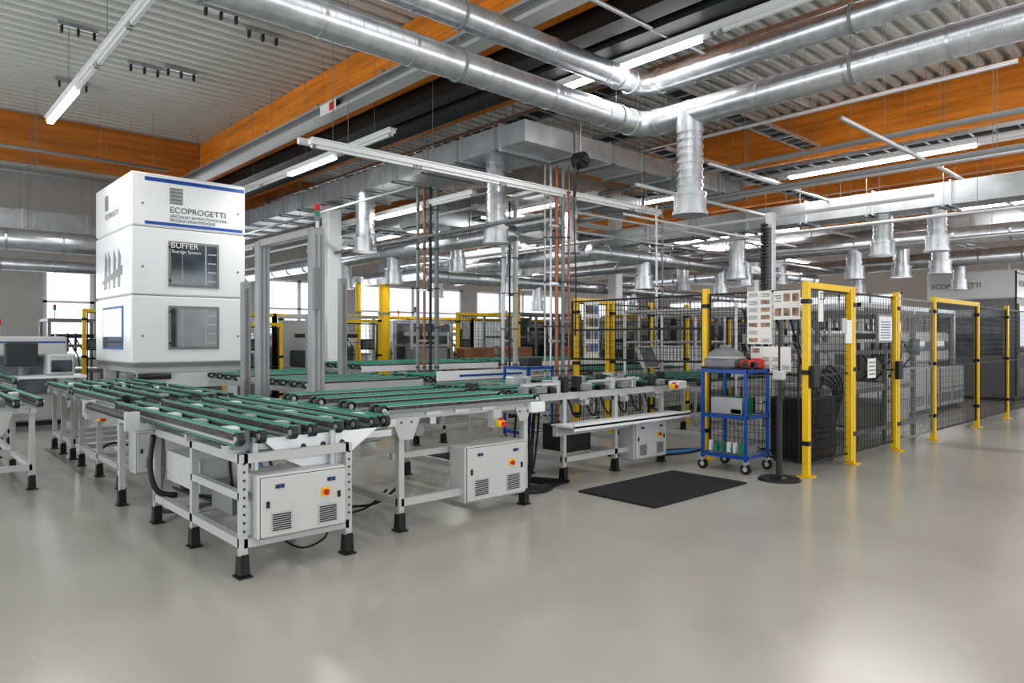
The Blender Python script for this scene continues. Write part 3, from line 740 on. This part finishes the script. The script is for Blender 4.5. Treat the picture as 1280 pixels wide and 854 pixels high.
enclosure(1.5,2.7,15.0,16.2,1.6,1,col='cab')
b=B('laminating_line')
b.rbox(12.6,18.6,4.9,7.1,.1,.95,'lgrey',.02);b.box(12.7,18.5,5,7,0,.12,'dark')
for i in range(7):
    x=12.6+i*.857;b.box(x,x+.012,4.893,4.9,.12,.93,'dark');b.box(x+.1,x+.75,4.885,4.9,.48,.52,'alu');b.box(x+.1,x+.75,4.89,4.9,.2,.4,'grey')
b.rbox(12.9,18.3,5.1,6.9,1.05,1.7,'cab',.05);b.box(13.1,18.1,5.08,5.1,1.3,1.5,'glassgrey')
for x in(13,14.3,15.6,16.9,18.2):
    b.box(x-.04,x+.04,4.98,5.06,.95,2.2,'alu');b.box(x-.04,x+.04,6.94,7.02,.95,2.2,'alu');b.box(x-.04,x+.04,5,7,2.12,2.2,'alu')
b.box(13,18.2,4.99,5.05,2.12,2.2,'alu');b.box(13,18.2,6.95,7.01,2.12,2.2,'alu')
for i in range(4):b.sweep([(13.5+i,5.3,1.7),(13.5+i,5.2,2.0),(13.9+i,5.2,2.05),(14.2+i,5.3,1.7)],.03,'grey',8,6)
b.done()
def station(x0,x1,y0,y1,h,seed):
    random.seed(seed);b=B('assembly_station')
    n=max(2,int((x1-x0)/.9)+1);fm=random.choice(['alu','lgrey','grey'])
    for i in range(n):
        x=x0+(x1-x0)*i/(n-1)
        for y in(y0,y1):b.box(x-.03,x+.03,y-.03,y+.03,0,h,fm)
        b.box(x-.025,x+.025,y0,y1,h-.06,h,fm);b.box(x-.025,x+.025,y0,y1,.8,.86,fm)
    for y in(y0,y1):
        for z in(.25,.83,h-.03)+((h*.7,) if h>1.7 else ()):b.box(x0,x1,y-.025,y+.025,z-.03,z+.03,fm)
    b.box(x0,x1,y0,y1,.86,.9,'lgrey')
    for i in range(n-1):
        a=x0+(x1-x0)*i/(n-1)+.05;c=x0+(x1-x0)*(i+1)/(n-1)-.05
        if random.random()<.6:b.rbox(a,c,y0+.03,y1-.05,.2,.2+random.uniform(.3,.55),random.choice(['grey','dark','cab','lgrey']),.02)
        if random.random()<.4:b.box(a,c,y1-.01,y1,.9,h-.1,random.choice(['glassgrey','lgrey']))
        b.rbox(a+.1,a+.1+random.uniform(.15,.4),y0+.15,y1-.2,.9,.9+random.uniform(.15,.6),random.choice(['grey','dark','cab','black','white','grey']),.02)
        zz=h-random.uniform(.3,.6);b.box(a,c,(y0+y1)/2-.05,(y0+y1)/2+.05,zz,zz+.09,random.choice(['alu','dark','grey']))
        for j in range(3):
            x=random.uniform(a,c);b.cyl((x,y0+.1,zz-.3),(x,y0+.1,zz+.1),.025,random.choice(['dark','alu','black']),8)
            b.sweep([(x,y0+.1,zz),(x+.1,y0-.02,zz-.25),(x+.2,y0+.1,zz-.4),(x+.25,y0+.2,.95)],.014,'black',5,5)
    x=x0+.1;b.cyl((x,y0,h),(x,y0,h+.18),.015,'alu',6);b.cyl((x,y0,h+.18),(x,y0,h+.24),.03,'pcb',10);b.cyl((x,y0,h+.24),(x,y0,h+.3),.03,'red',10)
    b.rbox(x1-.4,x1-.05,y0-.12,y0-.07,1.3,1.55,'dark',.01);b.box(x1-.37,x1-.08,y0-.124,y0-.12,1.33,1.52,'glassgrey');b.box(x1-.24,x1-.2,y0-.08,y0,1.38,1.44,'grey')
    b.done()
for i,s in enumerate(((9.9,12.3,3.95,4.95,1.95),(12.9,14.6,8.1,9.8,2.1),(9.3,11,13.6,14.3,2.0),(7.2,8.9,14.6,16,2.1),(13.2,16,14.4,15.6,2.3),(16.2,19.3,7.8,9.4,2.1),(13.8,15.2,10.6,12.0,2.0),(19.6,21.8,8,9.2,2.2),(4.0,6.2,15.0,16.4,2.0),(4.6,7,18,19.6,2.2),(19,22.5,18,19.5,2.3),(16.5,19.3,12.6,14.0,2.2),(24.5,27,13,16,2.5),(.2,1.1,15.4,16.4,1.9),(2.9,3.9,18,19,2.0))):station(*s,seed=20+i)
def robot(x,y,col='yellow',s=1.0,a=0.5,pz=.6):
    b=B('robot_arm')
    b.cyl((x,y,0),(x,y,pz),.2*s,'grey',18);b.cyl((x,y,pz),(x,y,pz+.3*s),.17*s,col,18)
    e=Vector((x+.15*s,y,pz+.35*s));f=e+Vector((-.2*math.cos(a),.3*math.sin(a),.75))*s;g=f+Vector((.6*math.cos(a),-.35,-.05))*s
    b.cyl(e,f,.09*s,col,12,r2=.07*s);b.cyl(f-Vector((0,.1,0))*s,f+Vector((0,.1,0))*s,.11*s,col,14);b.cyl(f,g,.07*s,col,12,r2=.05*s);b.cyl(e-Vector((0,.12,0))*s,e+Vector((0,.12,0))*s,.13*s,col,14)
    b.cyl(g,g+Vector((0,0,-.3))*s,.04*s,'dark',10);b.box(g.x-.2,g.x+.2,g.y-.15,g.y+.15,g.z-.36*s,g.z-.32*s,'alu');b.done()
robot(12.3,16.4,'yellow',1.0,.5,.8)
for x,y,r in((10.2,16.2,.15),(12.85,13.85,.11),(9.3,16.0,.07)):
    b=B('yellow_jib_column')
    b.cyl((x,y,0),(x,y,3.0),r,'yellow',16);b.cyl((x,y,3.0),(x,y,3.15),r+.06,'lgrey',16);b.cyl((x,y,0),(x,y,.05),r+.1,'grey',16);b.cyl((x,y,2.2),(x,y,2.26),r+.02,'grey',16);b.done()
b=B('operator_monitor')
b.cyl((9.5,7.1,0),(9.5,7.1,1.1),.03,'lgrey',10);b.cyl((9.5,7.1,0),(9.5,7.1,.03),.18,'dark',20);b.prism([(6.95,1.08),(7.02,1.08),(7.17,1.42),(7.12,1.44)],'x',9.3,9.72,'lgrey')
b.prism([(6.94,1.11),(6.95,1.11),(7.115,1.41),(7.105,1.41)],'x',9.33,9.69,'glassgrey');b.done()
b=B('pneumatic_frame');random.seed(5)
for x in(8.9,9.9,10.9,11.9):
    for y in(5.1,7.05):
        b.cyl((x,y,0),(x,y,2.0),.025,'alu',8)
    b.cyl((x,5.1,1.98),(x,7.05,1.98),.025,'alu',8)
for y in(5.1,7.05):b.cyl((8.9,y,1.98),(11.9,y,1.98),.025,'alu',8);b.cyl((8.9,y,1.5),(11.9,y,1.5),.02,'lgrey',8)
for i in range(14):
    x=8.95+i*.21;b.cyl((x,5.1,1.5),(x+.1,5.0,1.1),.018,random.choice(['lgrey','white','grey','dark']),6);b.rbox(x-.04,x+.04,5.05,5.15,1.5,1.62,random.choice(['grey','white','dark','lgrey']),.008)
for i in range(6):
    x=9.1+i*.45;b.sweep([(x,5.1,1.98),(x+.1,5.05,1.6),(x+.35,5.1,1.7),(x+.45,5.15,1.3)],.02,random.choice(['dark','lgrey','black']),6,6)
b.done()
b=B('workstation')
b.box(1.6,2.75,13.7,14.4,.9,.94,'white')
for x in(1.64,2.71):
    for y in(13.74,14.36):b.box(x-.03,x+.03,y-.03,y+.03,0,.9,'lgrey')
b.rbox(1.65,2.1,14.0,14.2,1.1,1.5,'dark',.02);b.box(1.84,1.9,14.08,14.12,.94,1.1,'grey');b.rbox(2.2,2.6,13.8,14.2,.94,1.3,'lgrey',.03)
b.rbox(2.25,2.55,13.78,13.82,1.0,1.2,'glassdark',.01);b.done()
for i,(x,y,c) in enumerate(((11.6,12.85,'crate_brown'),(10.3,12.85,'crate_brown'),(13.7,12.7,'crate_brown'),(9.0,13.0,'grey'))):
    b=B('storage_crate');b.rbox(x,x+.9,y,y+.35,.3,1.35,c,.02);b.box(x+.05,x+.85,y+.05,y+.3,0,.3,'grey');b.box(x+.03,x+.87,y-.01,y,.8,.83,'dark');b.done()
b=B('floor_cable_bundle')
for i in range(6):
    o=i*.06
    b.sweep([(7.2+o,6.0,.015),(7.6,5.6+o,.015),(8.3,5.4+o,.015),(8.9,5.6-o,.015)],.012,random.choice(['black','dark','lblue']),6,6)
    b.sweep([(4.7+o,5.2,.015),(5.0,5.0+o,.015),(5.3+o,5.2,.015),(5.1,5.7+o,.015),(4.6,5.9,.015)],.012,'black',6,6)
b.done()

# ---------------- LIGHTING ----------------
w=bpy.data.worlds.new('world');S.world=w;w.use_nodes=True
bg=w.node_tree.nodes['Background'];bg.inputs[0].default_value=(.88,.94,1,1);bg.inputs[1].default_value=1.1
def daylight_lamp(loc,sx,sy,e,rot,col=(1,.99,.975)):
    o=area(loc,sx,sy,e,rot,col);o.name='daylight_or_fill_source'
daylight_lamp((-5.9,8,2.6),3.2,20,430,(0,-math.pi/2,0))  # added key light behind the camera, imitating daylight from unseen windows
daylight_lamp((10,-4.9,2.6),26,3.2,450,(math.pi/2,0,0))  # added fill from the unseen near side, imitating window daylight
daylight_lamp((12,21.9,2.3),30,2.2,400,(-math.pi/2,0,0),(.95,.98,1))
daylight_lamp((29.9,9,2.3),2,18,260,(0,math.pi/2,0),(.95,.98,1))
for x,y,l,e in((2.12,12.1,2,55),(6.6,5.4,2.0,60),(5.5,11,1.6,45),(12.75,4.7,3,80),(12.75,15,3,70),(16.9,9.5,3,70),(16.9,2.7,3,60),(22,9.5,3,70),(22,16.5,3,70),(9.9,15.5,3,70),(9.9,10.2,1.5,45)):
    z={2.12:4.9,6.6:4.7,5.5:4.38,12.75:4.5,16.9:4.2,22:4.2,9.9:4.1}[x]
    area((x,y,z),.06,l,e)
area((1.5,1.0,5.9),5,5,120);area((9.5,1.0,5.9),4,5,75)  # added ceiling wash over the near floor, no tube fixture here

cam=bpy.data.cameras.new('cam');co=bpy.data.objects.new('camera',cam);S.collection.objects.link(co);S.camera=co
co.location=(0,0,1.55);co.rotation_euler=(math.pi/2,0,math.radians(-42.5));cam.lens=879/1280*36;cam.sensor_width=36;cam.shift_y=-3/1280;cam.clip_start=.05
S.view_settings.view_transform='Standard'
S.view_settings.exposure=.14
try:S.view_settings.look='Medium High Contrast'
except Exception as e:print(e)
